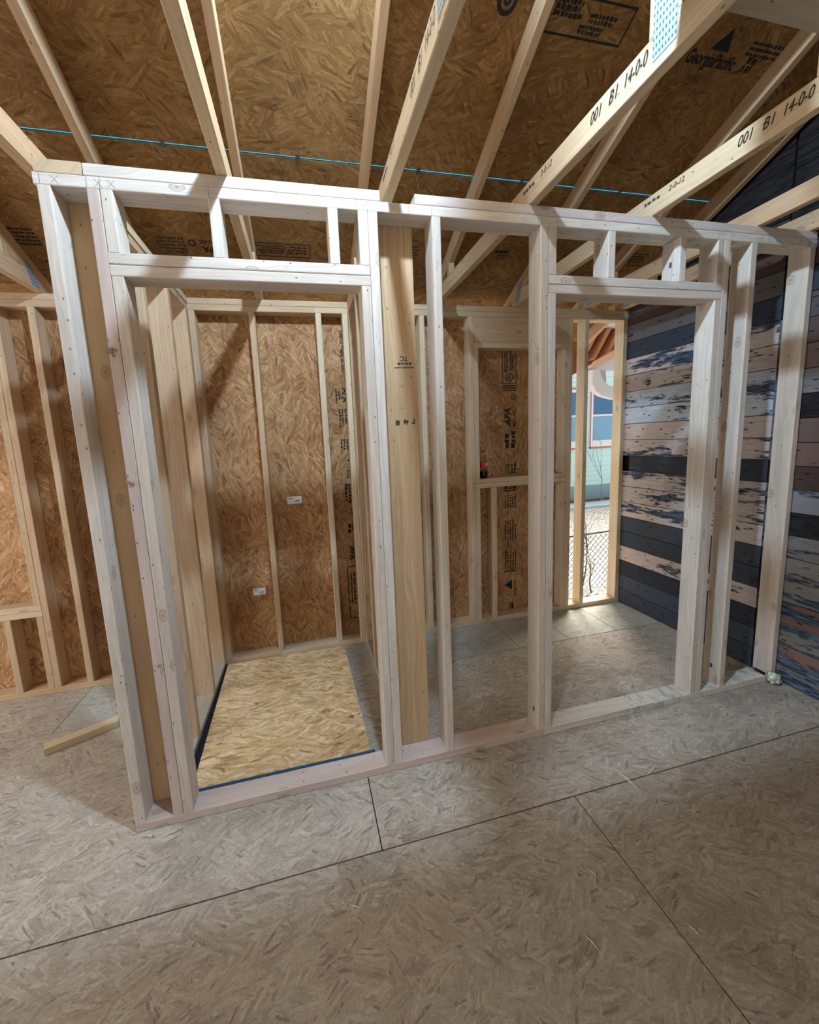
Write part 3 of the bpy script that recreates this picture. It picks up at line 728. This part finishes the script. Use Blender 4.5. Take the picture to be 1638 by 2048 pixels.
def house():
    r = root('neighbour_house', (300, 240, -6), 'pale mint clapboard house with red-trimmed windows beyond the yard', 'house')
    t = NT('mint_paint', .6); mint = t.col((.58, .84, .84))
    bm = bmesh.new(); z = 8.0
    while z < 190:
        add_prism(bm, [(240, z), (239.4, z), (239.9, z+4.55), (240, z+4.55)], 190, 420, (1, 0, 0)); z += 4.6
    finish(bm, 'clapboard_siding', mint, r)
    board('house_wall', (190, 240.02, -6), (420, 250, 190), (1, 0, 0), plain('house_wall_paint', (.3, .42, .42), .8), r, 0)
    board('foundation', (190, 239.0, -6), (420, 240.0, 7.9), (1, 0, 0), plain('painted_foundation', (.26, .40, .47), .8), r, 0)
    WT = plain('white_trim', (.80, .80, .80), .5); RT = plain('red_trim', (.50, .16, .17), .6)
    for x0, x1 in ((294.6, 325), (262, 288)):
        w = board('window_frame', (x0, 238.6, 44), (x1, 239.9, 98), (0, 0, 1), WT, r, 0)
        bm = bmesh.new()
        for lo, hi in (((x0, 238.4, 43), (x0+1.2, 238.6, 99)), ((x1-1.2, 238.4, 43), (x1, 238.6, 99)), ((x0, 238.4, 43), (x1, 238.6, 44.4)), ((x0, 238.4, 97.8), (x1, 238.6, 99))): add_box(bm, lo, hi)
        finish(bm, 'window_trim', RT, r)['label'] = 'red outer window trim'
        board('upper_pane', (x0+3.4, 238.3, 74.6), (x1-3.4, 238.55, 95), (0, 0, 1), plain('blue_glass_dark', (.07, .18, .36), .12), w, 0)
        board('lower_pane', (x0+3.4, 238.3, 50.5), (x1-3.4, 238.55, 72.8), (0, 0, 1), plain('blue_glass_pale', (.20, .40, .60), .2), w, 0)
house()

def bracket():
    WT = plain('porch_white', (.66, .64, .62), .6)
    r = root('porch_roof_eave', (158, 80, 85), 'brown underside of a neighbouring porch roof eave with a curved white bracket', 'porch roof')
    br_ = plain('porch_brown', (.22, .075, .03), .8)
    # sloping underside, rising towards the right, with rafters
    prism('porch_deck', [(150, 84.6), (185, 101), (185, 107), (150, 104.5)], 88, 90, (1, 0, 0), br_, r, 0, axis=1)
    prism('porch_soffit', [(149.5, 104.0), (186, 104.6), (186, 105.6), (149.5, 105.2)], 70, 90, (1, 0, 0), WT, r, 0, axis=1)
    for k in range(3): prism('rafter', [(152+k*5.5, 91+k*0), (153.6+k*5.5, 91), (161.5+k*5.5, 104), (159.2+k*5.5, 104)], 84, 87.9, (.5, 0, 1), plain('rafter_brown', (.50, .23, .11), .7), r, 0, axis=1)
    prism('fascia', [(152.4, 86.0), (154, 86.3), (170, 93.4), (170, 96.4), (155.0, 89.2)], 79, 81, (1, 0, .4), plain('fascia_tan', (.70, .42, .26), .7), r, 0, axis=1)
    prism('white_rake', [(151.8, 85.2), (170, 85.2), (170, 93.0), (153.6, 86.2)], 80, 82, (1, 0, .4), WT, r, 0, axis=1)
    prism('curved_bracket', [(151.9, 85.2), (152.0, 79.3), (153.6, 76.4), (156.6, 74.5), (160, 73.6), (163, 72.9), (168, 72.6), (168, 77.4), (163.1, 77.6), (159.5, 79), (157.4, 80.8), (156.0, 82.9), (155.4, 85.2)], 77.5, 80, (0, 0, 1), WT, r, .1, axis=1)
    prism('bracket_shaded_side', [(155.4, 85.2), (156.0, 82.9), (157.4, 80.8), (159.5, 79), (160.4, 79.4), (160.0, 85.2)], 79.2, 79.8, (0, 0, 1), plain('bracket_shade', (.42, .42, .42), .7), r, 0, axis=1)  # grey piece painting in the shade on the bracket's inner side
bracket()

def fence():
    r = root('chain_link_fence', (165, 95, -20), 'low grey chain-link fence in the yard just outside the opening', 'fence')
    GS = plain('fence_steel', (.07, .07, .07), .6)
    bm = bmesh.new(); tube(bm, [(110, 95, 7.0), (240, 95, 10.2)], .55); bm.loops.layers.uv.verify(); finish(bm, 'top_rail', GS, r)
    for x in (118, 214):
        bm = bmesh.new(); tube(bm, [(x, 95.9, -22), (x, 95.9, 8.6)], .7); bm.loops.layers.uv.verify(); finish(bm, 'fence_post', GS, r)
    bm = bmesh.new(); p = 3.1
    x = 88.
    while x < 240:
        for s in (1, -1):
            a = V(x, 95, -21); b = V(x+s*28.4, 95, 7.4)
            if s < 0: a.x += 28; b.x += 28
            for q in (a, b): q.x = min(max(q.x, 60), 260)
            tube(bm, [a, b], .13, 4)
        x += p
    bm.loops.layers.uv.verify(); finish(bm, 'wire_mesh', GS, r)
fence()
def sapling(x, y, z, h, lab, seed, col, lean=0.):
    r_ = random.Random(seed); bm = bmesh.new()
    def br(p, d, l, r, n):
        pts = [p]; rad = [r]
        for i in range(5):
            d = (d+V(r_.uniform(-.16, .16), r_.uniform(-.1, .1), r_.uniform(-.02, .12))).normalized(); pts.append(pts[-1]+d*l/5); rad.append(r*(1-.16*(i+1)))
        tube(bm, pts, rad, 5)
        if n:
            for k in range(3): br(pts[r_.randint(2, 4)], (d+V(r_.uniform(-.9, .9), 0, r_.uniform(-.2, .6))).normalized(), l*.55, r*.5, n-1)
    br(V(x, y, z), V(lean, 0, 1), h, .5, 2); bm.loops.layers.uv.verify()
    tag(finish(bm, 'bare_sapling', plain('twig_'+str(seed), col, .9)), lab, 'sapling', 'bare saplings in the yard')
sapling(299, 228, -6.5, 52, 'thin bare sapling against the mint clapboards of the neighbouring house', 3, (.20, .27, .27), .12)
sapling(160.5, 91.5, -22, 30, 'thicker bare branch leaning through the chain-link fence', 5, (.16, .13, .11), .2)
sapling(167, 91.5, -22, 18, 'low twiggy sapling at the foot of the chain-link fence', 8, (.2, .16, .13), -.1)
# leaf litter along the house foundation
def litter(n, x0, x1, y0, y1, zf, seed, lab):
    bm = bmesh.new(); r_ = random.Random(seed)
    for i in range(n):
        x = r_.uniform(x0, x1); y = r_.uniform(y0, y1); a = r_.uniform(0, 6.28); s = r_.uniform(.5, 1.4); c = V(x, y, zf(y)+.5+r_.uniform(0, .9))
        e1 = V(math.cos(a), math.sin(a), r_.uniform(-.3, .5))*s; e2 = V(-math.sin(a), math.cos(a), r_.uniform(-.3, .5))*s*.6
        bm.faces.new([bm.verts.new(c+q) for q in (e1, e2, -e1, -e2)])
    bm.loops.layers.uv.verify()
    tag(finish(bm, 'leaf_litter', plain('dry_leaf', (.24, .17, .12), .9)), lab, 'leaves', kind='stuff')
litter(800, 250, 360, 231, 237, lambda y: -6, 4, 'dry brown leaf litter along the foot of the mint house')
litter(900, 125, 200, 60, 88, lambda y: -22+max(0, y-70)*.05, 5, 'dry brown leaf litter and twigs just outside the unsheathed opening')

# ------------------------------------------------------------------ light
w = bpy.data.worlds.new('World'); bpy.context.scene.world = w; w.use_nodes = True
bg = w.node_tree.nodes['Background']; bg.inputs[0].default_value = (.97, .97, .97, 1); bg.inputs[1].default_value = .9
def lamp(name, ty, loc, energy, color, size=None, target=None):
    l = bpy.data.lights.new(name, ty); l.energy = energy; l.color = color
    o = bpy.data.objects.new(name, l); C.objects.link(o); o.location = Vector(loc)*S
    if size is not None:
        if ty == 'AREA': l.shape = 'RECTANGLE'; l.size = size[0]*S; l.size_y = size[1]*S
        else: l.shadow_soft_size = size*S
    if target is not None: o.rotation_euler = (Vector(target)-Vector(loc)).to_track_quat('-Z', 'Y').to_euler()
    return o
lamp('work_light', 'POINT', (42.3, -28, 133.2), 280, (.50, .73, 1.), 1.8)
sun = lamp('sun', 'SUN', (200, 300, 300), 18.0, (1., .97, .92), None, (200-.55*100, 300-.42*100, 300-100)); sun.data.angle = math.radians(35)
lamp('left_doorway_daylight', 'AREA', (-116, -6, 52), 75, (.9, .95, 1.), (60, 80), (20, 5, 0))

# ------------------------------------------------------------------ camera
cam = bpy.data.cameras.new('Camera'); co = bpy.data.objects.new('Camera', cam); C.objects.link(co)
W_, H_ = 1638, 2048
fpx, ppx, ppy = 727.547, 763.605, 975.343
cam.sensor_fit = 'HORIZONTAL'; cam.sensor_width = 36; cam.lens = fpx/W_*36
cam.shift_x = (W_/2-ppx)/W_; cam.shift_y = (ppy-H_/2)/W_
cam.clip_start = .05; cam.clip_end = 200
a, b, c = (math.radians(q) for q in (-7.332, 11.831, -2.822))
fwd = V(math.sin(b)*math.cos(a), math.cos(b)*math.cos(a), math.sin(a))
r0 = V(math.cos(b), -math.sin(b), 0); u0 = r0.cross(fwd)
r1 = r0*math.cos(c)+u0*math.sin(c); u1 = -r0*math.sin(c)+u0*math.cos(c)
M = Matrix((r1, u1, -fwd)).transposed().to_4x4(); M.translation = V(30.376, -58.091, 59.91)*S
co.matrix_world = M
sc = bpy.context.scene; sc.camera = co
sc.view_settings.view_transform = 'Standard'; sc.view_settings.look = 'None'
sc.view_settings.exposure = 0.; sc.view_settings.gamma = 1.; sc.view_settings.use_curve_mapping = False
sc.cycles.max_bounces = 6; sc.cycles.diffuse_bounces = 3; sc.cycles.adaptive_threshold = .03
for o in bpy.data.objects:
    if '_w' in o: del o['_w']
